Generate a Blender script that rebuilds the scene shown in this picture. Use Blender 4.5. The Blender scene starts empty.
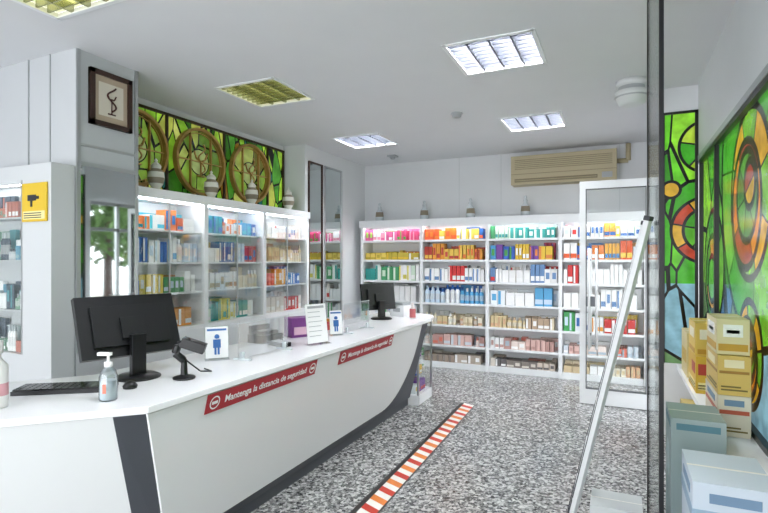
import bpy, math, random
from mathutils import Vector, Matrix
random.seed(7)
sc = bpy.context.scene
sc.view_settings.view_transform = 'Standard'
sc.view_settings.exposure = 0.45

# ------------------------------------------------------------ helpers
def lin(c):
    if isinstance(c, str):
        c = c.lstrip('#'); c = tuple(int(c[i:i+2], 16)/255 for i in (0, 2, 4))
    return tuple((x/12.92 if x <= .04045 else ((x+.055)/1.055)**2.4) for x in c[:3])

def mat(name, col, rough=.5, metal=0, emis=None, es=0, noise=0, spec=.5, nscale=3):
    m = bpy.data.materials.new(name); m.use_nodes = True
    nt = m.node_tree; b = nt.nodes['Principled BSDF']
    c = lin(col)
    b.inputs['Base Color'].default_value = (*c, 1)
    b.inputs['Roughness'].default_value = rough
    b.inputs['Metallic'].default_value = metal
    b.inputs['Specular IOR Level'].default_value = spec
    if emis:
        b.inputs['Emission Color'].default_value = (*lin(emis), 1)
        b.inputs['Emission Strength'].default_value = es
    if noise:
        tc = nt.nodes.new('ShaderNodeTexCoord'); n = nt.nodes.new('ShaderNodeTexNoise')
        n.inputs['Scale'].default_value = nscale; n.inputs['Detail'].default_value = 4
        r = nt.nodes.new('ShaderNodeValToRGB')
        r.color_ramp.elements[0].position = .3; r.color_ramp.elements[1].position = .7
        r.color_ramp.elements[0].color = (*[x*(1-noise) for x in c], 1)
        r.color_ramp.elements[1].color = (*c, 1)
        nt.links.new(tc.outputs['Object'], n.inputs['Vector'])
        nt.links.new(n.outputs['Fac'], r.inputs[0]); nt.links.new(r.outputs[0], b.inputs['Base Color'])
    return m

def glassmat(name, col=(1, 1, 1), fac=.10, rough=.02, fm=.7):
    m = bpy.data.materials.new(name); m.use_nodes = True
    nt = m.node_tree; nt.nodes.clear()
    o = nt.nodes.new('ShaderNodeOutputMaterial'); mx = nt.nodes.new('ShaderNodeMixShader')
    t = nt.nodes.new('ShaderNodeBsdfTransparent'); g = nt.nodes.new('ShaderNodeBsdfGlossy')
    fr = nt.nodes.new('ShaderNodeFresnel'); fr.inputs['IOR'].default_value = 1.45
    t.inputs['Color'].default_value = (*col, 1); g.inputs['Roughness'].default_value = rough
    ad = nt.nodes.new('ShaderNodeMath'); ad.operation = 'MULTIPLY_ADD'
    ad.inputs[1].default_value = fm; ad.inputs[2].default_value = fac*.3
    nt.links.new(fr.outputs[0], ad.inputs[0]); nt.links.new(ad.outputs[0], mx.inputs[0])
    nt.links.new(t.outputs[0], mx.inputs[1]); nt.links.new(g.outputs[0], mx.inputs[2])
    nt.links.new(mx.outputs[0], o.inputs[0])
    return m

def colmat(name, rough=.45):
    m = bpy.data.materials.new(name); m.use_nodes = True
    nt = m.node_tree; b = nt.nodes['Principled BSDF']
    a = nt.nodes.new('ShaderNodeVertexColor'); a.layer_name = 'Col'
    nt.links.new(a.outputs[0], b.inputs['Base Color'])
    b.inputs['Roughness'].default_value = rough
    return m

class B:
    def __init__(s): s.v = []; s.f = []; s.m = []; s.c = []; s.sm = []
    def face(s, pts, m=0, col=(1, 1, 1), sm=False):
        i = len(s.v); s.v += [tuple(p) for p in pts]; s.f.append(tuple(range(i, i+len(pts))))
        s.m.append(m); s.c.append(col); s.sm.append(sm)
    def box(s, a, b, m=0, col=(1, 1, 1), M=None):
        x0, y0, z0 = [min(a[i], b[i]) for i in range(3)]; x1, y1, z1 = [max(a[i], b[i]) for i in range(3)]
        p = [(x0,y0,z0),(x1,y0,z0),(x1,y1,z0),(x0,y1,z0),(x0,y0,z1),(x1,y0,z1),(x1,y1,z1),(x0,y1,z1)]
        if M is not None: p = [tuple(M @ Vector(q)) for q in p]
        i = len(s.v); s.v += p
        for f in ((0,3,2,1),(4,5,6,7),(0,1,5,4),(1,2,6,5),(2,3,7,6),(3,0,4,7)):
            s.f.append(tuple(i+k for k in f)); s.m.append(m); s.c.append(col); s.sm.append(False)
    def lathe(s, prof, at=(0,0,0), m=0, col=(1,1,1), n=16, M=None, ms=None, cols=None):
        i = len(s.v)
        for r, z in prof:
            for k in range(n):
                a = 2*math.pi*k/n
                p = Vector((r*math.cos(a), r*math.sin(a), z))
                if M is not None: p = M @ p
                s.v.append((p.x+at[0], p.y+at[1], p.z+at[2]))
        for j in range(len(prof)-1):
            for k in range(n):
                k2 = (k+1) % n
                s.f.append((i+j*n+k, i+j*n+k2, i+(j+1)*n+k2, i+(j+1)*n+k))
                s.m.append(ms[j] if ms else m); s.c.append(cols[j] if cols else col); s.sm.append(True)
        for j, rev in ((0, True), (len(prof)-1, False)):
            f = [i+j*n+k for k in range(n)]
            s.f.append(tuple(f[::-1] if rev else f)); s.m.append((ms[min(j, len(prof)-2)]) if ms else m)
            s.c.append(cols[min(j, len(prof)-2)] if cols else col); s.sm.append(False)
    def tube(s, p0, p1, r, m=0, col=(1,1,1), n=10):
        p0 = Vector(p0); p1 = Vector(p1); d = p1-p0
        M = d.to_track_quat('Z', 'Y').to_matrix()
        s.lathe([(r, 0), (r, d.length)], at=p0, m=m, col=col, n=n, M=M)
    def path(s, pts, r, m=0, col=(1,1,1), n=8):
        for a, b in zip(pts[:-1], pts[1:]): s.tube(a, b, r, m, col, n)
    def prism(s, bot, top, m=0, col=(1,1,1), ms=None):
        n = len(bot); i = len(s.v); s.v += [tuple(p) for p in bot]+[tuple(p) for p in top]
        for k in range(n):
            k2 = (k+1) % n
            s.f.append((i+k, i+k2, i+n+k2, i+n+k)); s.m.append(ms[k] if ms else m); s.c.append(col); s.sm.append(False)
        s.f.append(tuple(i+k for k in range(n))[::-1]); s.f.append(tuple(i+n+k for k in range(n)))
        s.m += [m, m]; s.c += [col, col]; s.sm += [False, False]
    def make(s, name, mats, parent=None, bevel=0):
        me = bpy.data.meshes.new(name); me.from_pydata(s.v, [], s.f)
        for mt in mats: me.materials.append(mt)
        me.polygons.foreach_set('material_index', s.m); me.polygons.foreach_set('use_smooth', s.sm)
        ca = me.color_attributes.new('Col', 'FLOAT_COLOR', 'CORNER')
        data = []
        for p, c in zip(me.polygons, s.c): data += [*c, 1]*p.loop_total
        ca.data.foreach_set('color', data)
        me.update()
        o = bpy.data.objects.new(name, me); sc.collection.objects.link(o)
        if bevel:
            b = o.modifiers.new('bevel', 'BEVEL'); b.width = bevel; b.segments = 2; b.limit_method = 'ANGLE'; b.angle_limit = math.radians(50)
        if parent: o.parent = parent
        return o

def simple(name, a, b, m, bevel=0):
    q = B(); q.box(a, b); return q.make(name, [m], bevel=bevel)

def text(name, s, size, M, m, parent, align='LEFT', ext=.001):
    c = bpy.data.curves.new(name, 'FONT'); c.body = s; c.size = size; c.align_x = align; c.align_y = 'CENTER'
    c.extrude = ext; c.offset = size*.012; c.materials.append(m)
    o = bpy.data.objects.new(name, c); sc.collection.objects.link(o); o.matrix_world = M
    o.parent = parent; return o

def frameM(x, y, o):
    x = Vector(x).normalized(); y = Vector(y).normalized(); z = x.cross(y)
    M = Matrix((x, y, z)).transposed().to_4x4(); M.translation = Vector(o); return M

# ------------------------------------------------------------ materials
WHITE = mat('white_lacquer', '#f0f2f4', .35)
WALL = mat('wall_paint', '#e0e2e4', .6, noise=.03)
LWALL = mat('wall_panel_left', '#c3c6c9', .5, noise=.03)
LUNIT = mat('cabinet_laminate', '#cdd0d2', .4)
SEAM = mat('wall_seam', '#c8cccd', .6)
CEIL = mat('ceiling_paint', '#e2e3e6', .8, noise=.02)
GLOSSW = mat('glossy_white', '#f0f1f3', .22)
DGREY = mat('dark_grey_laminate', '#45484f', .4)
BLACK = mat('black_plastic', '#0e0f12', .35)
BLACKG = mat('black_gloss', '#08090b', .12)
ALU = mat('aluminium', '#b9bbbd', .35, metal=.9)
GREYP = mat('grey_panel', '#a9adb0', .3)
RED = mat('banner_red', '#b02833', .5)
TXTW = mat('text_white', '#f6f6f6', .5)
TXTK = mat('text_black', '#22242a', .5)
BROWN = mat('dark_wood', '#3b2118', .4, noise=.3)
BRONZE = mat('gilded_bronze', '#b8904c', .4, metal=.2, noise=.25)
BEIGE = mat('beige_plastic', '#b8ac8c', .5)
BEIGED = mat('beige_slot', '#8a7f64', .6)
YELLOW = mat('yellow_sign', '#dcb82c', .5)
MIRROR = mat('mirror', '#c9d0cf', .03, metal=1)
GLASS = glassmat('clear_glass', (.98, .99, .985), .01, .02, .22)
TINT = glassmat('door_glass', (.93, .96, .95), .1, .02, .5)
PLEXI = glassmat('plexiglass', (.97, .98, .99), .2, .05, .4)
LIQ = glassmat('sanitizer_clear', (.92, .96, .98), .5, .1)
PROD = colmat('product_print')
TUBE = mat('shelf_led', '#ffffff', .5, emis='#f6f9ff', es=22)
LAMP = mat('lamp_tube', '#ffffff', .5, emis='#f8f9ff', es=170)
LAMPY = mat('unlit_tube_glow', '#ffffff', .5, emis='#e8e2a0', es=4)  # unlit panels: their yellowish reflection is put into the tube emission
LOUV = mat('louvre_metal', '#3a3e46', .5)
HOUS = mat('lamp_housing', '#34373e', .5)
LOUVY = mat('louvre_metal_unlit', '#a0a38a', .25, metal=.9)
CERAM = mat('ceramic', '#e8e6df', .25)
CERB = mat('ceramic_decor', '#8d8270', .4)
PURPLE = mat('purple_card', '#7a3d86', .5)

def terrazzo():
    m = bpy.data.materials.new('terrazzo'); m.use_nodes = True; nt = m.node_tree; b = nt.nodes['Principled BSDF']
    tc = nt.nodes.new('ShaderNodeTexCoord')
    def vor(scale):
        v = nt.nodes.new('ShaderNodeTexVoronoi'); v.inputs['Scale'].default_value = scale
        nt.links.new(tc.outputs['Object'], v.inputs['Vector'])
        s = nt.nodes.new('ShaderNodeSeparateColor'); nt.links.new(v.outputs['Color'], s.inputs[0])
        r = nt.nodes.new('ShaderNodeValToRGB'); r.color_ramp.interpolation = 'CONSTANT'
        e = r.color_ramp.elements
        e[0].position = 0; e[0].color = (.012, .013, .015, 1)
        e[1].position = .20; e[1].color = (.11, .115, .118, 1)
        for p, c in ((.36, .28), (.54, .46), (.70, .66), (.89, .2)):
            k = e.new(p); k.color = (c, c, c*.98, 1)
        nt.links.new(s.outputs[0], r.inputs[0]); return r
    r1 = vor(52); r2 = vor(105)
    mx = nt.nodes.new('ShaderNodeMix'); mx.data_type = 'RGBA'; mx.inputs[0].default_value = .35
    nt.links.new(r1.outputs[0], mx.inputs[6]); nt.links.new(r2.outputs[0], mx.inputs[7])
    nt.links.new(mx.outputs[2], b.inputs['Base Color'])
    b.inputs['Roughness'].default_value = .2
    return m
FLOOR = terrazzo()

def stained(name, ax, discs, strength=1.0, scale=6, bg=None, blue_below=None, stretch=.6, leadw=.035, ringw=.012):
    m = bpy.data.materials.new(name); m.use_nodes = True; nt = m.node_tree; bs = nt.nodes['Principled BSDF']
    L = nt.links.new
    def math_(op, a, b=None, c=None):
        n = nt.nodes.new('ShaderNodeMath'); n.operation = op
        for i, x in enumerate((a, b, c)):
            if x is None: continue
            if isinstance(x, (int, float)): n.inputs[i].default_value = x
            else: L(x, n.inputs[i])
        return n.outputs[0]
    def mix(f, a, b):
        n = nt.nodes.new('ShaderNodeMix'); n.data_type = 'RGBA'
        L(f, n.inputs[0])
        for i, x in ((6, a), (7, b)):
            if isinstance(x, tuple): n.inputs[i].default_value = (*x, 1)
            else: L(x, n.inputs[i])
        return n.outputs[2]
    def ramp(fac, cols):
        r = nt.nodes.new('ShaderNodeValToRGB'); r.color_ramp.interpolation = 'CONSTANT'; e = r.color_ramp.elements
        e[0].position = 0; e[0].color = (*lin(cols[0][1]), 1); e[1].position = cols[1][0]; e[1].color = (*lin(cols[1][1]), 1)
        for p, c in cols[2:]:
            k = e.new(p); k.color = (*lin(c), 1)
        L(fac, r.inputs[0]); return r.outputs[0]
    tc = nt.nodes.new('ShaderNodeTexCoord'); sp = nt.nodes.new('ShaderNodeSeparateXYZ'); L(tc.outputs['Object'], sp.inputs[0])
    u = sp.outputs[ax]; v = sp.outputs['Z']
    cb = nt.nodes.new('ShaderNodeCombineXYZ'); L(u, cb.inputs[0]); L(math_('MULTIPLY', v, stretch), cb.inputs[1])
    vo = nt.nodes.new('ShaderNodeTexVoronoi'); vo.inputs['Scale'].default_value = scale; L(cb.outputs[0], vo.inputs['Vector'])
    ve = nt.nodes.new('ShaderNodeTexVoronoi'); ve.feature = 'DISTANCE_TO_EDGE'; ve.inputs['Scale'].default_value = scale; L(cb.outputs[0], ve.inputs['Vector'])
    sep = nt.nodes.new('ShaderNodeSeparateColor'); L(vo.outputs['Color'], sep.inputs[0])
    bg = bg or [(0, '#3f9e1e'), (.25, '#62bc2c'), (.45, '#2f7a1c'), (.6, '#86cc34'), (.75, '#3c9426'), (.92, '#b4c840')]
    col = ramp(sep.outputs[0], bg)
    if blue_below:
        b2 = ramp(sep.outputs[1], [(0, '#5a7c50'), (.25, '#7ea8b8'), (.5, '#a88830'), (.7, '#406f98'), (.85, '#90602a')])
        col = mix(math_('LESS_THAN', v, blue_below), col, b2)
    nz = nt.nodes.new('ShaderNodeTexNoise'); nz.inputs['Scale'].default_value = 9; L(tc.outputs['Object'], nz.inputs['Vector'])
    lead = math_('LESS_THAN', ve.outputs['Distance'], leadw)
    for (cu, cv, R, c1, c2, ns) in discs:
        du = math_('SUBTRACT', u, cu); dv = math_('SUBTRACT', v, cv)
        r = math_('SQRT', math_('ADD', math_('MULTIPLY', du, du), math_('MULTIPLY', dv, dv)))
        ins = math_('LESS_THAN', r, R)
        l2 = None
        if ns:
            a = math_('ARCTAN2', dv, du); sn = math_('SINE', math_('MULTIPLY_ADD', a, ns, R*3))
            rcol = mix(math_('GREATER_THAN', sn, .0), lin(c1), lin(c2))
            l2 = math_('LESS_THAN', math_('MULTIPLY', math_('ABSOLUTE', sn), math_('MULTIPLY', r, 1/ns)), .007)
        else: rcol = lin(c1)
        col = mix(ins, col, rcol)
        lead = math_('MULTIPLY', lead, math_('SUBTRACT', 1, ins))
        if l2 is not None: lead = math_('MAXIMUM', lead, math_('MULTIPLY', l2, ins))
        lead = math_('MAXIMUM', lead, math_('LESS_THAN', math_('ABSOLUTE', math_('SUBTRACT', r, R)), ringw))
    mo = nt.nodes.new('ShaderNodeMix'); mo.data_type = 'RGBA'; mo.blend_type = 'MULTIPLY'; mo.inputs[0].default_value = .6
    L(col, mo.inputs[6]); rr = nt.nodes.new('ShaderNodeValToRGB'); rr.color_ramp.elements[0].position = .35; rr.color_ramp.elements[1].position = .65
    rr.color_ramp.elements[0].color = (.4, .4, .4, 1); L(nz.outputs['Fac'], rr.inputs[0]); L(rr.outputs[0], mo.inputs[7])
    col = mix(lead, mo.outputs[2], (.004, .004, .004))
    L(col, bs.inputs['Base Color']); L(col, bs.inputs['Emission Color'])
    bs.inputs['Emission Strength'].default_value = strength; bs.inputs['Roughness'].default_value = .15  # daylight behind the panes is put into the emission
    return m

# ------------------------------------------------------------ room shell
CZ = 2.97
simple('floor', (-5.2, -2.2, -.1), (1.0, 7.4, 0), FLOOR)
panels = [(-1.10, 3.36), (-1.13, 5.33), (-3.13, 3.37), (-3.15, 5.35), (-3.10, 1.40), (-1.10, 1.40)]  # last panel is out of view, added for its light
q = B()
xs = sorted(set([-5.2, 1.0] + [p[0] for p in panels] + [p[0]+.6 for p in panels]))
ys = sorted(set([-2.2, 7.4] + [p[1] for p in panels] + [p[1]+.6 for p in panels]))
for i in range(len(xs)-1):
    for j in range(len(ys)-1):
        cx = (xs[i]+xs[i+1])/2; cy = (ys[j]+ys[j+1])/2
        if any(p[0] < cx < p[0]+.6 and p[1] < cy < p[1]+.6 for p in panels): continue
        q.box((xs[i], ys[j], CZ), (xs[i+1], ys[j+1], CZ+.03))
q.make('ceiling', [CEIL])
for k, (x, y) in enumerate(panels):
    q = B(); unlit = k in (2, 4)
    t = .004
    q.box((x, y, CZ+.13), (x+.6, y+.6, CZ+.14), 3)
    for a, b in (((x, y), (x+t, y+.6)), ((x+.6-t, y), (x+.6, y+.6)), ((x, y), (x+.6, y+t)), ((x, y+.6-t), (x+.6, y+.6))):
        q.box((*a, CZ+.031), (*b, CZ+.13), 3)
    for a, b in (((x-.012, y-.012), (x+.015, y+.612)), ((x+.585, y-.012), (x+.612, y+.612)), ((x, y-.012), (x+.6, y+.015)), ((x, y+.585), (x+.6, y+.612))):
        q.box((*a, CZ-.008), (*b, CZ), 0)
    for j in range(4):
        xx = x+.075+.15*j
        q.tube((xx, y+.03, CZ+.09), (xx, y+.57, CZ+.09), .016, 2)
    for j in range(1, 4): q.box((x+.15*j-.006, y+.006, CZ-.002), (x+.15*j+.006, y+.594, CZ+.055), 1)
    for j in range(1, 9): q.box((x+.006, y+.0667*j-.004, CZ), (x+.594, y+.0667*j+.004, CZ+.05), 1)
    q.make('ceiling_light_panel', [WHITE, LOUVY if unlit else LOUV, LAMPY if unlit else LAMP, WHITE if unlit else HOUS])

q = B(); q.box((-5.2, 7.15, 0), (1.0, 7.3, CZ))
for x in (-2.1, -1.5, .0): q.box((x, 7.147, 2.05), (x+.006, 7.15, CZ), 1)
q.make('wall_back', [WALL, SEAM])
q = B(); q.box((-4.1, 2.83, 0), (-3.95, 7.15, CZ)); q.make('wall_left', [WALL])
q = B(); q.box((-3.95, 5.47, 0), (-3.62, 7.15, CZ)); q.make('wall_left_return', [WALL])
q = B(); q.box((-3.95, 2.33, 0), (-3.42, 2.83, CZ), 0)
q.box((-3.425, 2.335, .85), (-3.412, 2.36, CZ), 1); q.box((-3.425, 2.80, .85), (-3.412, 2.83, CZ), 1)
q.box((-3.42, 2.36, 2.30), (-3.414, 2.80, 2.32), 1)
q.box((-3.95, 2.322, 0), (-3.94, 2.33, CZ), 2); q.box((-3.70, 2.322, 2.15), (-3.693, 2.33, CZ), 2)
q.make('wall_column', [LWALL, ALU, GREYP])
simple('wall_left_front', (-5.2, 2.33, 0), (-3.95, 2.45, CZ), LWALL)
simple('wall_far_left', (-5.3, -2.2, 0), (-5.2, 2.45, CZ), WALL)
q = B()
q.box((.6, -2.2, 0), (.72, 5.0, .62)); q.box((.6, -2.2, 2.33), (.72, 5.0, CZ))
q.box((.595, -2.2, 2.33), (.6, 5.0, 2.37), 1)
q.make('wall_right', [WALL, GREYP])
q = B(); q.box((.33, 5.0, 0), (.72, 5.1, .62)); q.box((.33, 5.0, 2.76), (.72, 5.1, CZ)); q.box((.33, 5.02, .62), (.5, 5.1, 2.76))
q.box((.43, 6.75, 0), (.5, 7.15, CZ)); q.box((.43, 5.1, 2.4), (.5, 6.75, CZ))
q.make('wall_right_return', [WALL])
q = B()
for y in (5.1, 5.62, 6.18, 6.70): q.box((.44, y, 0), (.49, y+.05, 2.4), 0)
q.box((.44, 5.1, 2.35), (.49, 6.75, 2.4), 0); q.box((.44, 5.1, 0), (.49, 6.75, .06), 0); q.box((.44, 5.1, 1.95), (.49, 6.75, 2.0), 0)
q.box((.463, 5.1, .06), (.467, 6.75, 2.35), 1)
q.make('window_5', [ALU, GLASS])
simple('pavement', (1.0, -4, -.16), (14, 16, -.05), mat('paving', '#9a958c', .8, noise=.3, nscale=12))
rnd = random.Random(3)
LEAF = mat('foliage', '#5a7a40', .7, noise=.5, nscale=5)
for (tx, ty) in ((4.6, 8.6), (6.0, 10.6)):
    q = B(); q.lathe([(.16, 0), (.12, .5), (.10, 1.6), (.06, 2.6)], at=(tx, ty, -.05), n=10, m=0)
    for k in range(500):
        a = rnd.uniform(0, 6.28); e = rnd.uniform(-1, 1); rr = 1.3*rnd.random()**.4
        c = Vector((tx+rr*math.cos(a)*math.sqrt(1-e*e), ty+rr*math.sin(a)*math.sqrt(1-e*e), 2.5+1.2*rr/1.3*e))
        d1 = Vector((rnd.uniform(-1, 1), rnd.uniform(-1, 1), rnd.uniform(-1, 1))).normalized()*.16; d2 = d1.cross(Vector((rnd.random(), rnd.random(), 1))).normalized()*.08
        q.face([c-d1, c+d2, c+d1, c-d2], 1)
    q.make('street_tree', [BROWN, LEAF])

def rosette(cy, cz, R):
    return [(cy, cz, R, '#c89a28', '#6cac2c', 4), (cy+.16*R, cz-.12*R, .76*R, '#a02c1a', '#c87a24', 2), (cy+.10*R, cz-.02*R, .54*R, '#4f9a28', '#3c8424', 3), (cy-.05*R, cz+.10*R, .27*R, '#c8a030', '#9c2818', 1)]
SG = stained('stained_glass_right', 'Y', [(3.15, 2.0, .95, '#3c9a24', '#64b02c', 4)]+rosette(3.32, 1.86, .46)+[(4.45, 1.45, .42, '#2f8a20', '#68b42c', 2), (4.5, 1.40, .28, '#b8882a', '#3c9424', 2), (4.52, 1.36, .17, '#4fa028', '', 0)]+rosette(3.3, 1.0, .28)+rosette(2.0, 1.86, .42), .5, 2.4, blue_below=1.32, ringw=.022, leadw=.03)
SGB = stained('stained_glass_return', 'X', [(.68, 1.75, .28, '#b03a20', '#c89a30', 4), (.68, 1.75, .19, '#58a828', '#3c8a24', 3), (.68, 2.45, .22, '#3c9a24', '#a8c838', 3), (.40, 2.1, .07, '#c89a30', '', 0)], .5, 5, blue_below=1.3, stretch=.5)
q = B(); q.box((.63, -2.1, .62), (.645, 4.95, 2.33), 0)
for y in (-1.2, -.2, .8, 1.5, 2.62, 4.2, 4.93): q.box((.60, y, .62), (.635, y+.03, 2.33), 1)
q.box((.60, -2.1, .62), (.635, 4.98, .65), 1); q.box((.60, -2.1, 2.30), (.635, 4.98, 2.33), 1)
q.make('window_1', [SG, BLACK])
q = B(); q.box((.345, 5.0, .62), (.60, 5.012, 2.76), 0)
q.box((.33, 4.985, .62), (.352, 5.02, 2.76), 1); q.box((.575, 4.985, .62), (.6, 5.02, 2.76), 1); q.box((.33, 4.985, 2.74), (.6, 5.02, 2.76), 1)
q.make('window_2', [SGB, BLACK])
q = B(); q.box((.44, -1.0, .58), (.60, 4.98, .615)); q.make('window_sill', [WHITE])
LBG = [(0, '#7aaa2c'), (.18, '#94c038'), (.34, '#2c5f18'), (.48, '#b0b850'), (.6, '#468a2c'), (.74, '#7c5c20'), (.84, '#2c6a60'), (.93, '#c0c868')]
SGL = stained('stained_glass_left', 'Y', [], .5, 8, bg=LBG, stretch=.4)
SGM = stained('medallion_glass', 'Y', [(y, 2.5, .13, '#98a86a', '', 0) for y in (3.2, 3.97, 4.75)], .45, 4,
              bg=[(0, '#7a9c38'), (.3, '#5c7c2c'), (.6, '#98a650'), (.85, '#6a6a34')], stretch=.6, ringw=.006, leadw=.02)
q = B(); q.box((-3.945, 2.85, 2.14), (-3.935, 5.45, 2.9), 0)
for z in (2.14, 2.88): q.box((-3.945, 2.85, z), (-3.915, 5.45, z+.025), 1)
for y in (2.85, 3.56, 4.34, 5.1, 5.42): q.box((-3.945, y, 2.14), (-3.915, y+.025, 2.9), 1)
q.make('window_3', [SGL, BROWN])
for y in (3.2, 3.97, 4.75):
    q = B(); n = 48; xb = -3.912
    def P(r, a, x): return (x, y+r*math.cos(a), 2.5+r*math.sin(a))
    for ro, ri, xf in ((.34, .312, -3.86), (.295, .287, -3.885)):
        for k in range(n):
            a0 = 2*math.pi*k/n; a1 = 2*math.pi*(k+1)/n
            q.face([P(ri, a0, xf), P(ro, a0, xf), P(ro, a1, xf), P(ri, a1, xf)][::-1])
            q.face([P(ro, a0, xf), P(ro, a0, xb), P(ro, a1, xb), P(ro, a1, xf)])
            q.face([P(ri, a0, xf), P(ri, a0, xb), P(ri, a1, xb), P(ri, a1, xf)])
    q.face([P(.32, 2*math.pi*k/n, -3.905) for k in range(n)], 1)
    for s in (-1, 1):
        q.box((-3.90, y+s*.14-.006, 2.23), (-3.875, y+s*.14+.006, 2.77))
    q.box((-3.90, y-.30, 2.495), (-3.88, y+.30, 2.505))
    q.box((-3.91, y-.10, 2.101), (-3.87, y-.08, 2.22)); q.box((-3.91, y+.08, 2.101), (-3.87, y+.10, 2.22))
    # gilded goblet with serpent
    q.path([(-3.885, y, 2.36), (-3.885, y, 2.50)], .010); q.path([(-3.885, y-.05, 2.355), (-3.885, y+.05, 2.355)], .010)
    q.path([(-3.885, y-.09, 2.60), (-3.885, y-.06, 2.53), (-3.885, y, 2.50), (-3.885, y+.06, 2.53), (-3.885, y+.09, 2.60)], .010)
    q.path([(-3.87, y+.045*math.sin(t*9), 2.38+.30*t) for t in [k/16 for k in range(17)]], .008)
    q.make('round_window_medallion', [BRONZE, SGM])

q = B()
for x in (-5.2, -3.3, -1.4, .55): q.box((x, -2.2, 0), (x+.08, -2.1, CZ), 0)
q.box((-5.2, -2.2, 2.75), (.63, -2.1, CZ), 0)
q.make('window_4', [ALU])

# ------------------------------------------------------------ products
def prod_box(b, T, s0, s1, p, dep, z, h, col, lab):
    def bx(sa, sb, pa, pb, za, zb, c):
        A = T(sa, pa, za); C = T(sb, pb, zb); b.box(A, C, 0, c)
    bx(s0, s1, p, p+dep, z, z+h, col)
    if lab:
        k = random.random()
        if k < .4: bx(s0+.002, s1-.002, p-.0015, p, z+h*.12, z+h*.38, lab)
        elif k < .7: bx(s0+.002, s0+(s1-s0)*.4, p-.0015, p, z+h*.05, z+h*.95, lab)
        else: bx(s0+(s1-s0)*.2, s1-(s1-s0)*.2, p-.0015, p, z+h*.3, z+h*.75, lab)
def prod_bottle(b, T, s, p, z, h, r, col, cap):
    c = T(s, p+r, z)
    lab = tuple(min(1, x*.5+.35) for x in col)
    b.lathe([(r*.95, 0), (r, .006), (r, h*.2), (r, h*.55), (r, h*.68), (r*.45, h*.78), (r*.5, h*.80), (r*.5, h)], at=c, n=10,
            cols=[col, col, lab, col, col, cap, cap])
def fill(b, T, s0, s1, z, hmax, pal, kind='box', dep=.14, wr=(.045, .10), hr=(.55, .9), p0=.02, gap=.008, rows=1, jump=.04):
    pal = [lin(c) for c in pal]
    s = s0+.015; col = random.choice(pal); lab = random.choice(pal); w = random.uniform(*wr); h = hmax*random.uniform(*hr); k = 0; cnt = random.randint(1, 4)
    while s+w < s1-.01:
        if k >= cnt:
            col = random.choice(pal); lab = random.choice(pal+[lin('#ffffff')]); w = random.uniform(*wr); h = hmax*random.uniform(*hr); cnt = random.randint(1, 4); k = 0
            if random.random() < jump: s += .05
            if s+w > s1-.01: break
        kd = kind if kind != 'mix' else ('bottle' if (cnt % 2) else 'box')
        if kd == 'box': prod_box(b, T, s, s+w, p0+random.uniform(0, .01), dep, z, h, col, lab)
        else:
            r = min(w/2, .035); prod_bottle(b, T, s+r, p0, z, h, r, col, lab)
            s += 2*r+gap*.5; k += 1; continue
        s += w+gap*random.uniform(.3, 1); k += 1

MIX = ['#f8f8f8', '#f4f4f4', '#e9eef2', '#cfe0f0', '#2a68b0', '#c83430', '#e89c34', '#40a058', '#f4f4f4', '#e8cc48', '#f0f0f0']
WB = ['#f8f8f8', '#f2f6fa', '#cfe2f4', '#2c6cc0', '#1f549c', '#fafafa', '#58a8d8', '#f4f4f4']
WR = ['#f4f4f4', '#fafafa', '#f2f2f2', '#d03030', '#f4f4f4', '#6a90c0', '#f8f8f8', '#fafafa', '#e8e0d8']
OB = ['#e8802a', '#f0b038', '#2c68b8', '#f8f8f8', '#e8602c', '#3a88c8', '#f0d058', '#ffffff']
RO = ['#cc3028', '#e8742c', '#8a2018', '#e89c34', '#bc2830', '#e8c050', '#c04030']
WG = ['#f8f8f8', '#eef6ee', '#48a068', '#d8ecd8', '#f4f8f4', '#38a098', '#e8dc68', '#f8f8f8']
PB = ['#74409c', '#2c5cb8', '#e0843c', '#c8385c', '#4a98d0', '#8c58b4', '#409848', '#e8c038']
CR = ['#f0e8d4', '#e8dabc', '#f8f8f8', '#dcc89c', '#d0bc98', '#b8a088', '#dcb08c', '#f8f8f8']
PK = ['#ecdcd4', '#dcb8b0', '#d0d8e0', '#c09890', '#f8f8f8', '#b0c0cc', '#d87868', '#f0f0f0']
DK = ['#8a807a', '#c4b6a8', '#6a6668', '#d4c6b8', '#a49486', '#e0d8ce', '#985a4c']
GP = ['#60b048', '#e0689a', '#f0a0b4', '#a0d058', '#f8f8f8', '#d84a78']
YR = ['#e8c438', '#d84a30', '#f0d464', '#e08c38', '#f8f8f8', '#ccb440']
TO = ['#1494a8', '#2070b8', '#e8803c', '#30b0a0', '#f8f8f8', '#50c0d8', '#e06434']

# ------------------------------------------------------------ back shelf
YF, YB = 6.80, 7.14
bx = [-3.49, -2.55, -1.61, -.68, .29]
zs = [.08, .32, .60, .90, 1.20, 1.50, 1.78]
q = B()
q.box((-3.52, YB-.02, 0), (.31, YB, 2.07), 0)
q.box((-3.52, YF+.02, 0), (.31, YB-.02, .08), 0)
for i, x in enumerate(bx): q.box((x-.022, YF, 0), (x+.022, YB-.02, 2.0), 0)
for i in range(4):
    for z in zs[1:]:
        q.box((bx[i]+.022, YF+.012, z-.022), (bx[i+1]-.022, YB-.02, z), 0)
        q.box((bx[i]+.022, YF+.004, z-.024), (bx[i+1]-.022, YF+.012, z+.006), 0)
q.box((-3.53, YF-.01, 2.0), (.32, YB-.02, 2.08), 0)
q.box((-3.53, YF-.012, 1.975), (.32, YF-.002, 2.08), 0)
for i in range(4): q.box((bx[i]+.04, YF+.012, 1.992), (bx[i+1]-.04, YF+.03, 1.999), 1)
q.make('wall_shelving_unit', [WHITE, TUBE], bevel=.002)
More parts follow.
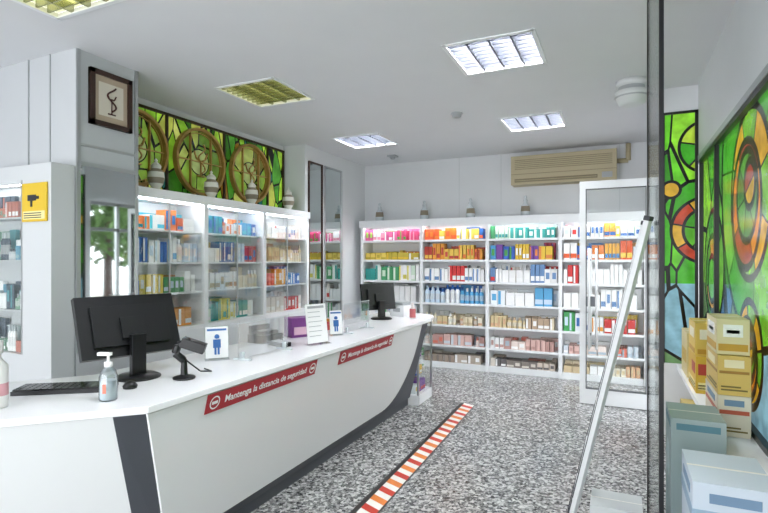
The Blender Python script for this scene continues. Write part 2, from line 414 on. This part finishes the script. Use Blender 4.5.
rows = {0: [CR, PK, MIX, WR, WG, YR, GP], 1: [DK, PK, CR, WB, WR, RO, OB], 2: [DK, PK, CR, WB, WR, PB, WG], 3: [CR, PK, MIX, WR, WR, OB, MIX]}
T = lambda s, p, z: (s, YF+.02+p, z)
q = B()
for i in range(4):
    for j, z in enumerate(zs):
        hm = ((zs+[2.0])[j+1]-z-.035)
        kind = 'box'; wr = (.035, .085); hr = (.6, .95)
        if j in (0, 1): wr = (.04, .10); hr = (.4, .62)
        if i == 1 and j == 3: kind = 'bottle'; wr = (.06, .075); hr = (.7, .95)
        if (i, j) in ((1, 2), (2, 2), (1, 1), (0, 5)): kind = 'mix'; hr = (.4, .65)
        if i == 2 and j == 3: wr = (.07, .13)
        fill(q, T, bx[i]+.022, bx[i+1]-.022, z+.001, hm, rows[i][j], kind, .13, wr, hr, gap=.012)
        fill(q, T, bx[i]+.022, bx[i+1]-.022, z+.001, hm, rows[i][j], 'box', .10, wr, (hr[0], hr[1]), p0=.18)
q.make('shelf_medicine_packages', [PROD])

FROST = mat('frosted_ceramic', '#cdd4d8', .2)
for x in (-3.26, -2.55, -1.87, -1.13):
    q = B()
    q.lathe([(.045, 0), (.06, .01), (.062, .06), (.055, .13), (.03, .165), (.022, .19), (.028, .20), (.028, .215), (.012, .225), (.02, .25), (.012, .27)],
            at=(x, 6.93, 2.081), n=20, ms=[0, 0, 1, 0, 0, 0, 0, 0, 0, 0])
    q.make('apothecary_jar', [FROST, CERB])

q = B()
q.box((-1.32, 6.93, 2.50), (-.03, 7.15, 2.88), 0)
for k in range(6): q.box((-1.27, 6.924, 2.70+.024*k), (-.08, 6.931, 2.706+.024*k), 1)
q.box((-1.27, 6.922, 2.53), (-.25, 6.931, 2.575), 1); q.box((-1.26, 6.915, 2.55), (-.26, 6.93, 2.556), 0)
q.box((-.2, 6.922, 2.53), (-.08, 6.931, 2.60), 2)
q.box((-1.32, 6.922, 2.635), (-.03, 6.93, 2.64), 1)
q.make('air_conditioner', [BEIGE, BEIGED, GREYP], bevel=.012)
q = B(); q.path([(-.03, 7.10, 2.75), (.1, 7.10, 2.75), (.1, 7.10, 2.96)], .03, 0); q.make('conduit_pipe', [BEIGE])

# ------------------------------------------------------------ left cabinet
XF, XB = -3.55, -3.93
ly = [2.84, 3.70, 4.58, 5.44]
lz = [.93, 1.21, 1.48, 1.76]
q = B()
q.box((XB, 2.84, 0), (XB+.02, 5.44, 2.1), 0)
q.box((XB+.02, 2.84, 0), (XF, 5.44, .90), 0)
for k in range(6): q.box((XF, 2.86+k*.43, .06), (XF+.012, 2.86+k*.43+.423, .87), 0)
for k, y in enumerate(ly): q.box((XB+.02, max(2.84, y-.025), .9), (XF, min(5.46, y+.025), 2.02), 0)
for i in range(3):
    for z in lz[1:]: q.box((XB+.02, ly[i]+.025, z-.016), (XF-.03, ly[i+1]-.025, z), 0)
    q.box((XF-.05, ly[i]+.04, 2.008), (XF-.03, ly[i+1]-.04, 2.018), 1)
    m_ = (ly[i]+ly[i+1])/2
    q.box((XF-.012, ly[i]+.03, .93), (XF-.008, m_+.02, 2.0), 2); q.box((XF-.024, m_-.02, .93), (XF-.020, ly[i+1]-.03, 2.0), 2)
    q.box((XF-.014, m_-.006, .93), (XF-.004, m_+.006, 2.0), 3)
q.box((XB, 2.84, 2.02), (XF+.02, 5.46, 2.1), 0)
q.make('glass_display_cabinet', [WHITE, TUBE, GLASS, ALU], bevel=.002)
T = lambda s, p, z: (XF-.05-p, s, z)
lrows = [[MIX, MIX, WB, TO], [WG, CR, MIX, WB+TO], [WR, OB, CR, WR]]
q = B()
for i in range(3):
    for j, z in enumerate(lz):
        z0 = .901 if j == 0 else z+.001
        hm = (lz+[2.0])[j+1]-z-.035
        kind = ['mix', 'box', 'mix', 'box'][(i+j) % 4]
        fill(q, T, ly[i]+.03, ly[i+1]-.03, z0, hm, lrows[i][j], kind, .12, (.035, .08), (.5, .9), gap=.012)
        fill(q, T, ly[i]+.03, ly[i+1]-.03, z0, hm, lrows[i][j], 'box', .10, (.04, .10), (.6, .92), p0=.17)
q.make('cabinet_medicine_packages', [PROD])
for y in (3.25, 3.92, 4.54, 5.23):
    q = B()
    q.lathe([(.05, 0), (.055, .01), (.035, .03), (.06, .07), (.072, .12), (.066, .17), (.04, .20), (.045, .215), (.045, .225), (.03, .245), (.01, .26), (.016, .275), (.004, .29)],
            at=(-3.70, y, 2.101), n=20, ms=[0, 0, 0, 1, 0, 1, 0, 0, 0, 0, 0, 0])
    q.make('ceramic_pharmacy_jar', [CERAM, CERB])

# mirrors
q = B(); q.box((-3.42, 2.36, .9), (-3.413, 2.80, 2.16), 0)
for a, b in (((2.36, .88), (2.80, .9)), ((2.36, 2.16), (2.80, 2.19))): q.box((-3.42, a[0], a[1]), (-3.408, b[0], b[1]), 1)
q.make('wall_mirror', [MIRROR, ALU])
for y0, y1 in ((5.56, 5.86), (5.95, 6.38)):
    q = B(); q.box((-3.62, y0, .3), (-3.612, y1, 2.75), 0)
    for a, b in (((y0-.02, .28), (y0, 2.77)), ((y1, .28), (y1+.02, 2.77)), ((y0, 2.75), (y1, 2.77)), ((y0, .28), (y1, .3))): q.box((-3.62, *a), (-3.60, *b), 1)
    q.make('wall_mirror', [MIRROR, BROWN if y0 < 5.7 else ALU])
# picture
q = B()
y0, y1, z0, z1 = 2.42, 2.76, 2.47, 2.87
q.box((-3.42, y0, z0), (-3.405, y1, z1), 1)
for a, b in (((y0, z0), (y0+.035, z1)), ((y1-.035, z0), (y1, z1)), ((y0, z0), (y1, z0+.035)), ((y0, z1-.035), (y1, z1))): q.box((-3.42, *a), (-3.39, *b), 0)
q.box((-3.405, y0+.07, z0+.08), (-3.403, y1-.07, z1-.08), 3)
pts = [(-3.398, 2.59+.035*math.sin(t*7.5), 2.59+.18*t) for t in [k/18 for k in range(19)]]
q.path(pts, .006, 2); q.path([(-3.398, 2.59, 2.57), (-3.398, 2.59, 2.67)], .004, 2)
q.path([(-3.398, 2.56, 2.57), (-3.398, 2.62, 2.57)], .005, 2); q.path([(-3.398, 2.555, 2.71), (-3.398, 2.57, 2.68), (-3.398, 2.61, 2.68), (-3.398, 2.625, 2.71)], .005, 2)
q.make('framed_picture', [BROWN, mat('picture_paper', '#b8a590', .6), mat('emblem_ink', '#4a1e1a', .5), mat('picture_centre', '#dcd4c6', .6)])

# left unit
q = B()
q.box((-4.6, 2.16, 0), (-3.42, 2.32, .85), 0)
q.box((-3.73, 2.16, .85), (-3.42, 2.32, 2.15), 0); q.box((-4.6, 2.30, .85), (-3.73, 2.32, 2.15), 0)
q.box((-4.6, 2.16, 2.03), (-3.73, 2.30, 2.15), 0); q.box((-4.6, 2.16, .85), (-4.57, 2.3, 2.03), 0)
for z in (1.15, 1.50, 1.80): q.box((-4.57, 2.175, z-.012), (-3.73, 2.30, z), 0)
q.box((-4.55, 2.20, 2.025), (-3.75, 2.205, 2.03), 1)
q.box((-4.57, 2.163, .86), (-3.74, 2.167, 2.03), 2); q.box((-3.745, 2.158, .85), (-3.73, 2.17, 2.05), 3)
q.make('tall_shelf_cabinet', [LUNIT, TUBE, GLASS, ALU])
q = B(); T = lambda s, p, z: (s, 2.18+p, z)
SM = ['#5a98b0', '#c8d0d4', '#8ab0b8', '#ffffff', '#a0a8b0', '#485868', '#c87a6a', '#ffffff', '#58a0a8', '#78a088']
for z, h in ((.851, .25), (1.151, .3), (1.501, .25), (1.801, .18)):
    fill(q, T, -4.55, -3.74, z, h, SM, 'mix', .05, (.02, .045), (.3, .8)); fill(q, T, -4.55, -3.74, z, h, SM, 'box', .03, (.03, .06), (.5, .95), p0=.075)
q.make('cabinet_product_boxes', [PROD])
q = B(); q.box((-3.715, 2.148, 1.76), (-3.45, 2.1575, 2.02), 0); q.box((-3.70, 2.145, 1.775), (-3.465, 2.148, 1.83), 2)
q.box((-3.65, 2.145, 1.90), (-3.56, 2.148, 1.94), 1); q.box((-3.56, 2.145, 1.91), (-3.53, 2.148, 1.93), 1); q.box((-3.62, 2.145, 1.86), (-3.60, 2.148, 1.90), 1)
for k in range(3): q.box((-3.69, 2.1445, 1.783+.015*k), (-3.50, 2.145, 1.789+.015*k), 1)
q.make('surveillance_notice_sign', [YELLOW, TXTK, mat('sign_pale', '#efe2a0', .5)])

# ------------------------------------------------------------ counter
root = bpy.data.objects.new('service_counter', None); sc.collection.objects.link(root)
ZT = .90
bot = [(-1.97, 4.92), (-1.97, 1.79), (-2.06, 1.72), (-2.68, 1.10), (-2.90, 1.30), (-2.45, 1.85), (-2.45, 4.92)]
top = [(-1.77, 4.92), (-1.77, 1.50), (-1.86, 1.42), (-2.45, .82), (-2.90, 1.27), (-2.45, 1.80), (-2.45, 4.92)]
q = B()
ZK = .08
kick = [(x-.02 if i < 4 else x, y, 0) for i, (x, y) in enumerate(bot)]
q.prism(kick, [(x, y, ZK) for x, y, _ in kick], 1)
q.prism([(x, y, ZK) for x, y in bot], [(x, y, ZT-.03) for x, y in top], 1, ms=[1, 1, 0, 0, 0, 0, 0])
def PF(y, t, off=.012):
    X = -1.97+.20*t; Z = ZK+(ZT-.03-ZK)*t
    return (X+off, y, Z)
pl = []
yn0 = lambda t: 1.50+.29*(1-t)
t0 = .07
pl.append(PF(yn0(1)+.005, .995)); pl.append(PF(yn0(t0)+.005, t0))
R = .55; ye = 4.72
for k in range(0, 13):
    a = k/12*math.pi/2
    pl.append(PF(ye-R+R*math.sin(a), t0+(R/.79)*(1-math.cos(a))))
pl.append(PF(ye, .995))
q.face([p for p in pl], 0)
pi = [(p[0]-.014, p[1], p[2]) for p in pl]
for k in range(len(pl)):
    k2 = (k+1) % len(pl); q.face([pl[k], pi[k], pi[k2], pl[k2]], 0)
q.make('body', [GLOSSW, DGREY], parent=root)
q = B()
slab = [(-1.75, 4.95), (-1.75, 1.50), (-1.845, 1.405), (-2.45, .80), (-2.93, 1.27), (-2.50, 1.80), (-2.50, 5.40), (-2.02, 5.40), (-1.93, 5.37), (-1.85, 5.30), (-1.80, 5.18)]
q.prism([(x, y, ZT-.03) for x, y in slab], [(x, y, ZT) for x, y in slab], 0)
q.make('countertop', [GLOSSW], parent=root, bevel=.004)
q = B()
for x, y in ((-1.90, 4.94), (-1.90, 5.34), (-2.44, 5.34)): q.box((x, y, 0), (x+.02, y+.02, ZT-.03), 1)
q.box((-2.45, 4.93, 0), (-1.88, 5.36, .1), 0)
for z in (.28, .46, .64): q.box((-2.44, 4.94, z), (-1.90, 5.34, z+.008), 2)
q.box((-1.886, 4.96, .1), (-1.882, 5.34, ZT-.03), 2); q.box((-2.42, 5.35, .1), (-1.90, 5.354, ZT-.03), 2)
q.make('end_display_case', [WHITE, ALU, GLASS], parent=root)
q = B(); T = lambda s, p, z: (-1.91-p, s, z)
for z in (.101, .289, .469, .649): fill(q, T, 4.97, 5.33, z, .15, MIX+PB, 'mix', .1, (.04, .08), (.5, .9))
q.make('end_case_products', [PROD], parent=root)

# banners
sl = Vector((.20, 0, .79)).normalized()
def banner(y0, y1, size):
    r = bpy.data.objects.new('safety_distance_banner', None); sc.collection.objects.link(r)
    q = B(); h = .10
    def P(y, d, off):
        p = Vector((-1.77, y, ZT-.034)) - sl*d; return (p.x+off, p.y, p.z)
    a = [P(y0, 0.002, .016), P(y0, h, .016), P(y1, h, .016), P(y1, 0.002, .016)]
    b = [(p[0]-.003, p[1], p[2]) for p in a]
    q.prism(b, a, 0)
    yv = Vector((0, 1, 0))
    def disc(cy, rad, off, m, ri=0):
        cc = Vector(P(cy, h*.52, off)); N = 24
        for k in range(N):
            a0 = 2*math.pi*k/N; a1 = 2*math.pi*(k+1)/N
            q.face([cc+yv*ri*math.cos(a0)+sl*ri*math.sin(a0), cc+yv*rad*math.cos(a0)+sl*rad*math.sin(a0), cc+yv*rad*math.cos(a1)+sl*rad*math.sin(a1), cc+yv*ri*math.cos(a1)+sl*ri*math.sin(a1)], m)
    for cy in (y0+.055, y1-.045):
        disc(cy, .034, .0175, 1, .027)
        cc = Vector(P(cy, h*.52, .0178))
        q.face([cc-yv*.02-sl*.008, cc+yv*.02-sl*.008, cc+yv*.02+sl*.008, cc-yv*.02+sl*.008], 1)
    q.make('strip', [RED, TXTW], parent=r)
    M = frameM((0, 1, 0), sl, P((y0+y1)/2+.005, h*.52, .018))
    text('lettering', 'Mantenga la distancia de seguridad', size, M, TXTW, r, 'CENTER', .0005)
banner(1.84, 2.80, .052)
banner(3.10, 4.02, .049)

# ------------------------------------------------------------ items on counter
def Mt(loc, rz=0, rx=0, ry=0):
    return Matrix.Translation(loc) @ Matrix.Rotation(rz, 4, 'Z') @ Matrix.Rotation(rx, 4, 'X') @ Matrix.Rotation(ry, 4, 'Y')
Z = ZT+.001
def monitor(name, loc, rz, w, h, tilt, lift):
    q = B(); M0 = Mt(loc, rz)
    q.lathe([(.11, 0), (.11, .008), (.09, .018), (.03, .022)], at=loc, n=24, m=0)
    q.box((-.035, -.015, .015), (.035, .02, lift+h*.35), 0, M=M0)
    M = M0 @ Matrix.Translation((0, -.04, lift)) @ Matrix.Rotation(tilt, 4, 'X')
    q.box((-w/2, -.02, 0), (w/2, .015, h), 0, M=M)
    q.box((-w/2+.06, .015, .05), (w/2-.06, .035, h-.06), 0, M=M)
    q.box((-.06, .03, .08), (.06, .05, h*.6), 0, M=M)
    q.box((-w/2+.012, -.022, .012), (w/2-.012, -.0201, h-.012), 1, M=M)
    return q.make(name, [BLACK, BLACKG], bevel=.004)
monitor('computer_monitor', (-2.235, 1.85, Z), math.radians(-106), .50, .32, math.radians(22), .11)
monitor('computer_monitor', (-2.2, 4.72, Z), math.radians(-120), .40, .27, math.radians(8), .09)
q = B(); M = Mt((-2.31, 1.53, Z), math.radians(35))
q.box((-.20, -.07, 0), (.20, .07, .018), 0, M=M)
for r in range(5):
    for c in range(14): q.box((-.195+c*.028, -.062+r*.025, .018), (-.171+c*.028, -.041+r*.025, .025), 1, M=M)
q.make('keyboard', [BLACK, BLACKG])
q = B(); q.lathe([(.03, 0), (.033, .012), (.022, .028), (.005, .034)], at=(-2.08, 1.68, Z), n=16, m=0); q.make('computer_mouse', [BLACK])
q = B(); c = Vector((-2.00, 1.93, Z))
q.lathe([(.055, 0), (.055, .01), (.018, .02), (.014, .10)], at=c, n=16)
q.path([c+Vector(p) for p in ((0, 0, .09), (-.03, -.03, .13), (-.02, -.02, .17), (.03, .02, .19))], .019)
q.box((.0, -.035, -.014), (.12, .035, .036), 0, M=Mt(c+Vector((-.02, 0, .175)), math.radians(35), 0, math.radians(20)))
q.path([c+Vector((.0, .0, .1)), c+Vector((.05, .06, .03)), c+Vector((.03, .16, .008)), c+Vector((-.06, .2, .008))], .004)
q.make('barcode_scanner', [BLACK], bevel=.004)
q = B()
SB = (-1.99, 1.50)
q.lathe([(.034, 0), (.037, .006), (.037, .10), (.03, .125), (.014, .14), (.014, .145)], at=(*SB, Z), n=20, m=0)
q.lathe([(.030, .004), (.033, .008), (.033, .085)], at=(*SB, Z), n=20, m=2)
q.lathe([(.017, .142), (.017, .162), (.006, .165), (.006, .195)], at=(*SB, Z), n=14, m=1)
q.box((-.012, -.010, .19), (.045, .010, .203), 1, M=Mt((*SB, Z), math.radians(200)))
q.face([(SB[0]+.0375*math.cos(a), SB[1]+.0375*math.sin(a), z) for a, z in ((-1.3, Z+.035), (-.9, Z+.035), (-.9, Z+.075), (-1.3, Z+.075))], 3)
q.make('sanitizer_pump_bottle', [LIQ, TXTW, mat('gel', '#dbe4ea', .3), mat('orange_label', '#e0806a', .5)])
q = B(); q.lathe([(.035, 0), (.038, .01), (.038, .05), (.038, .10), (.038, .17), (.014, .20), (.014, .22), (.02, .22), (.02, .27)], at=(-2.30, 1.235, Z), n=18, ms=[0, 0, 1, 0, 0, 0, 0, 0]); q.make('lotion_bottle', [mat('white_bottle', '#e8e6e6', .3), mat('pink_label', '#d8a0a8', .4)])

SBLUE = mat('sign_blue', '#3a6cb0', .5)
def sign_stand(name, loc, rz, w, h, lines, figure=True):
    q = B(); M = Mt(loc, rz) ; Mb = M @ Matrix.Rotation(math.radians(-8), 4, 'X')
    q.box((-w/2, -.035, 0), (w/2, .04, .004), 1, M=M)
    q.box((-w/2, 0, .003), (w/2, .003, h), 1, M=Mb)
    q.box((-w/2+.004, -.002, .010), (w/2-.004, -.0005, h-.004), 0, M=Mb)
    if figure:
        q.lathe([(.001, 0), (.013, .004), (.015, .013), (.01, .024), (.001, .028)], at=Mb @ Vector((0, -.003, h*.62)), n=10, m=2)
        q.box((-.022, -.004, h*.35), (.022, -.002, h*.6), 2, M=Mb); q.box((-.015, -.004, h*.15), (-.003, -.002, h*.36), 2, M=Mb); q.box((.003, -.004, h*.15), (.015, -.002, h*.36), 2, M=Mb)
        q.box((-w*.4, -.004, h*.86), (w*.4, -.002, h*.92), 2, M=Mb)
    else:
        for k in range(lines): q.box((-w*.38, -.004, h*(.2+.7*k/lines)), (w*random.uniform(.1, .38), -.002, h*(.2+.7*k/lines)+.004), 3, M=Mb)
        q.box((-w*.38, -.004, h*.88), (w*.38, -.002, h*.94), 3, M=Mb)
    q.make(name, [TXTW, PLEXI, SBLUE, GREYP])
sign_stand('counter_notice_stand', (-2.20, 2.38, Z), math.radians(50), .14, .20, 5)
sign_stand('counter_notice_stand', (-1.95, 3.12, Z), math.radians(70), .19, .29, 6, False)
sign_stand('counter_notice_stand', (-2.05, 3.55, Z), math.radians(50), .11, .20, 5)
CTRIM = mat('clear_trim', '#dfe6ea', .2)
def plexi(loc, rz, w, h):
    q = B(); M = Mt(loc, rz)
    q.box((-w/2, -.002, .01), (w/2, .002, h), 0, M=M)
    for s in (-w/2+.04, w/2-.04):
        q.box((s-.012, -.06, 0), (s+.012, .06, .01), 1, M=M); q.box((s-.01, -.008, .01), (s+.01, .008, .05), 1, M=M)
    q.box((-w/2, -.003, h), (w/2, .003, h+.004), 1, M=M)
    q.make('plexiglass_screen', [PLEXI, CTRIM])
plexi((-2.05, 2.64, Z), math.radians(90), .50, .22)
plexi((-2.02, 3.85, Z), math.radians(90), .45, .24)
q = B(); M = Mt((-2.16, 2.95, Z), math.radians(70)); q.box((-.04, -.08, 0), (.04, .08, .03), 0, M=M); q.box((-.03, .01, .03), (.03, .06, .034), 1, M=M)
for r in range(4):
    for c in range(3): q.box((-.028+c*.02, -.07+r*.018, .03), (-.014+c*.02, -.058+r*.018, .035), 1, M=M)
q.make('card_reader', [BLACK, GREYP])
q = B(); M = Mt((-2.28, 3.42, Z), math.radians(60)); q.box((-.13, -.07, 0), (.13, .07, .15), 0, M=M); q.box((-.11, -.072, .02), (.11, -.07, .08), 1, M=M); q.make('purple_leaflet_box', [PURPLE, mat('lilac_label', '#e0b8cc', .5)], bevel=.002)
q = B(); M = Mt((-2.36, 3.05, Z), math.radians(80)); q.box((-.10, -.08, 0), (.10, .08, .06), 0, M=M); q.box((-.08, -.05, .06), (.08, .05, .085), 0, M=M); q.box((-.09, .05, .06), (.09, .08, .12), 0, M=M); q.box((-.06, -.04, .085), (.06, .02, .088), 1, M=M); q.make('desk_telephone', [BLACK, GREYP], bevel=.005)
q = B(); M = Mt((-2.12, 5.08, Z), math.radians(-20)); q.box((-.10, -.09, 0), (.10, .09, .12), 0, M=M); q.box((-.07, -.07, .12), (.07, .05, .15), 1, M=M); q.box((-.05, -.092, .05), (.05, -.09, .09), 1, M=M); q.make('receipt_printer', [WHITE, GREYP], bevel=.006)
q = B(); q.lathe([(.03, 0), (.032, .01), (.032, .10), (.012, .12), (.012, .16)], at=(-1.93, 4.90, Z), n=16, ms=[0, 1, 0, 0]); q.make('sanitizer_pump_bottle', [mat('red_white', '#e8dcdc', .3), mat('red_label', '#c8686c', .4)])
q = B()
for k in range(4): q.box((-2.36, 3.66+k*.05, Z), (-2.26, 3.695+k*.05, Z+.07+.02*(k % 2)), 0, lin(MIX[3+k]))
q.make('leaflet_stack', [PROD])

# ------------------------------------------------------------ floor stripe
q = B(); y = 1.6; k = 0
cols = [lin('#f2f0ea'), lin('#d03c2a'), lin('#f2f0ea'), lin('#e88438')]
x0 = lambda y: -1.42-.023*(y-2.7)
w = .115
def pr(xa, xb, z0, z1, c):
    a = [(x0(1.6)+xa, 1.6), (x0(1.6)+xb, 1.6), (x0(5.22)+xb, 5.22), (x0(5.22)+xa, 5.22)]
    q.prism([(*p, z0) for p in a], [(*p, z1) for p in a], 0, c)
pr(-.035, 0, .0005, .002, lin('#2c2a2a')); pr(w, w+.012, .0005, .002, lin('#4c4a4a'))  # left strip paints the dark shadow line beside the tape
while y < 5.16:
    s = .065; sh = -.05
    a = [(x0(y), y+.05), (x0(y)+w, y+.05+sh), (x0(y+s)+w, y+s+.05+sh), (x0(y+s), y+s+.05)]
    q.prism([(p[0], p[1], .001) for p in a], [(p[0], p[1], .003) for p in a], 0, cols[k % 4]); y += s; k += 1
q.make('distance_floor_tape', [PROD])

# ------------------------------------------------------------ white glass door (open)
q = B(); X0, X1, Y0, Y1, H = -.38, .32, 5.73, 5.77, 2.32
q.box((X0, Y0, 0.005), (X0+.06, Y1, H)); q.box((X1-.075, Y0, 0.005), (X1, Y1, H))
q.box((X0+.06, Y0, H-.08), (X1-.075, Y1, H)); q.box((X0+.06, Y0, .005), (X1-.075, Y1, .16))
q.box((X0+.06, 5.747, .16), (X1-.075, 5.753, H-.08), 1)
for a, b in (((X0+.06, .16), (X0+.068, H-.08)), ((X1-.083, .16), (X1-.075, H-.08)), ((X0+.06, .16), (X1-.075, .168)), ((X0+.06, H-.088), (X1-.075, H-.08))):
    q.box((a[0], 5.725, a[1]), (b[0], 5.775, b[1]), 3)
for yy in (5.66, 5.84):
    for hx in ((X0+.10,) if yy > 5.7 else (X0+.095, X0+.165)):
        q.tube((hx, yy, .58), (hx, yy, 1.62), .013, 2)
        for z in (.72, 1.5): q.tube((hx, yy, z), (hx, 5.75, z), .011, 3)
q.box((X0+.07, 5.70, 1.02), (X0+.16, 5.745, 1.12), 3)
q.make('door_1', [WHITE, GLASS, mat('handle_white', '#e8eaec', .25), mat('handle_steel', '#5c6064', .35, metal=.3)])
q = B()
q.box((.152, 2.45, .005), (.170, 2.475, CZ-.01), 0); q.box((.138, 3.16, .005), (.150, 3.19, CZ-.01), 0)
q.prism([(.158, 2.475, .1), (.164, 2.475, .1), (.147, 3.16, .1), (.141, 3.16, .1)], [(.158, 2.475, CZ-.08), (.164, 2.475, CZ-.08), (.147, 3.16, CZ-.08), (.141, 3.16, CZ-.08)], 1)
for z0, z1 in ((.005, .1), (CZ-.05, CZ-.01)):
    q.prism([(.153, 2.475, z0), (.169, 2.475, z0), (.150, 3.16, z0), (.138, 3.16, z0)], [(.153, 2.475, z1), (.169, 2.475, z1), (.150, 3.16, z1), (.138, 3.16, z1)], 0)
q.make('door_2', [mat('dark_frame', '#1c1d20', .35, metal=.4), TINT])
q = B()
A = Vector((-.26, 2.9, .0)); D = Vector((.118, 2.62, 1.68)); off = Vector((.0, .34, 0))
def bar(p0, p1, wx, wy, m):
    d = (p1-p0); L = d.length; M = d.to_track_quat('Z', 'X').to_matrix().to_4x4(); M.translation = p0
    q.box((-wx/2, -wy/2, 0), (wx/2, wy/2, L), m, M=M)
bar(A, D, .026, .026, 0); bar(A+off, D+off, .026, .026, 0)
for k in range(1, 7):
    p = A.lerp(D, k/7); bar(p, p+off, .022, .04, 0)
for o in (Vector(), off):
    q.box(tuple(A+o-Vector((.02, .02, 0))), tuple(A+o+Vector((.02, .02, .03))), 1)
    bar(D+o, D+o+(D-A).normalized()*.02, .030, .030, 1)
    bar(A+o+Vector((-.015, 0, .03)), D+o+Vector((-.015, 0, 0)), .005, .005, 1)
q.make('step_ladder', [mat('white_aluminium', '#dcdedf', .4), mat('ladder_edge', '#3a3c40', .5)])

# ------------------------------------------------------------ ceiling bits
q = B(); q.lathe([(.03, -.045), (.045, -.04), (.05, -.015), (.06, -.012), (.06, 0)], at=(-1.48, 4.96, CZ), n=24); q.make('smoke_detector', [GREYP])
q = B(); q.lathe([(.07, -.20), (.10, -.19), (.12, -.14), (.13, -.13), (.13, -.09), (.10, -.085), (.10, -.05), (.12, -.045), (.12, 0)], at=(.09, 4.67, CZ), n=28, ms=[0, 0, 1, 0, 1, 1, 0, 0]); q.make('dome_security_camera', [mat('camera_white', '#d9dbdb', .3), GREYP])
q = B(); q.box((-.06, -.06, -.02), (.06, .06, 0), M=Mt((-2.9, 6.6, CZ))); q.lathe([(.03, -.05), (.04, -.02)], at=(-2.9, 6.6, CZ), n=16); q.make('ceiling_sensor', [GREYP])

# ------------------------------------------------------------ boxes right
def carton(name, a, b, main, labs):
    q = B(); q.box(a, b, 0, lin(main))
    x0, y0, z0 = a; x1, y1, z1 = b
    q.box((x0, y0+(y1-y0)*.48, z1), (x1, y0+(y1-y0)*.52, z1+.001), 0, lin('#e8e6e0'))
    for (u0, u1, v0, v1, c) in labs:
        q.box((x0+(x1-x0)*u0, y0-.002, z0+(z1-z0)*v0), (x0+(x1-x0)*u1, y0, z0+(z1-z0)*v1), 0, lin(c))
        q.box((x0-.002, y0+(y1-y0)*u0, z0+(z1-z0)*v0), (x0, y0+(y1-y0)*u1, z0+(z1-z0)*v1), 0, lin(c))
    return q.make(name, [PROD], bevel=.002)
PR = [(.1, .9, .12, .16, '#7a6a30'), (.1, .7, .2, .24, '#7a6a30')]
carton('display_plinth_box', (.22, 2.75, 0), (.44, 3.05, .76), '#a2b3b4', [(.1, .9, .93, .97, '#5e8a98'), (.3, .7, .6, .8, '#b8c8ca')])
carton('cardboard_display_box', (.24, 2.15, 0), (.50, 2.50, .70), '#c2ced8', [(0, 1, .80, .86, '#8fa8bc'), (.2, .8, .9, .95, '#6e8aa4')])
carton('low_white_box', (-.13, 2.66, 0), (.10, 2.86, .32), '#c0c4c4', [(.1, .6, .5, .8, '#a8b0b4')])
carton('shipping_carton', (.46, 3.95, .616), (.59, 4.35, .86), '#d8b038', [(.1, .9, .1, .3, '#ecdc96'), (.1, .5, .5, .8, '#b84030')]+PR)
carton('shipping_carton', (.46, 3.98, .862), (.59, 4.32, 1.08), '#dcbc58', [(.1, .9, .05, .2, '#c09028'), (.2, .8, .5, .8, '#ece4c8')])
carton('shipping_carton', (.45, 3.05, .616), (.59, 3.45, .82), '#dcd4bc', [(.05, .95, .55, .65, '#c05c40'), (.2, .8, .75, .9, '#6c8aa0')]+PR)
carton('shipping_carton', (.45, 3.05, .822), (.59, 3.42, 1.02), '#d8b860', [(.05, .95, .55, .62, '#a87c30'), (.2, .8, .7, .9, '#f0e4b8')]+PR)
carton('shipping_carton', (.45, 3.08, 1.022), (.59, 3.40, 1.2), '#dcd0a0', [(.05, .95, .1, .3, '#c89c30'), (.2, .8, .5, .85, '#f4f4f0'), (.3, .7, .6, .7, '#5c8a6c')])
carton('shipping_carton', (.46, 4.5, 0), (.59, 4.9, .35), '#d8c070', [(.1, .9, .3, .6, '#f4f0e0')])
carton('shipping_carton', (.46, 4.45, .616), (.59, 4.8, .95), '#d8c890', [(.1, .9, .3, .6, '#c8a848')])

# ------------------------------------------------------------ light + world + camera
w = bpy.data.worlds.new('World'); sc.world = w; w.use_nodes = True
bg = w.node_tree.nodes['Background']; bg.inputs[0].default_value = (.94, .96, 1, 1); bg.inputs[1].default_value = 3.6
cam = bpy.data.cameras.new('Camera'); cam.lens = 24; cam.sensor_width = 36; cam.shift_y = .0046; cam.clip_start = .05
co = bpy.data.objects.new('Camera', cam); sc.collection.objects.link(co); co.location = (0, 0, 1.5)
co.rotation_euler = (math.pi/2, 0, math.radians(24.7)); sc.camera = co
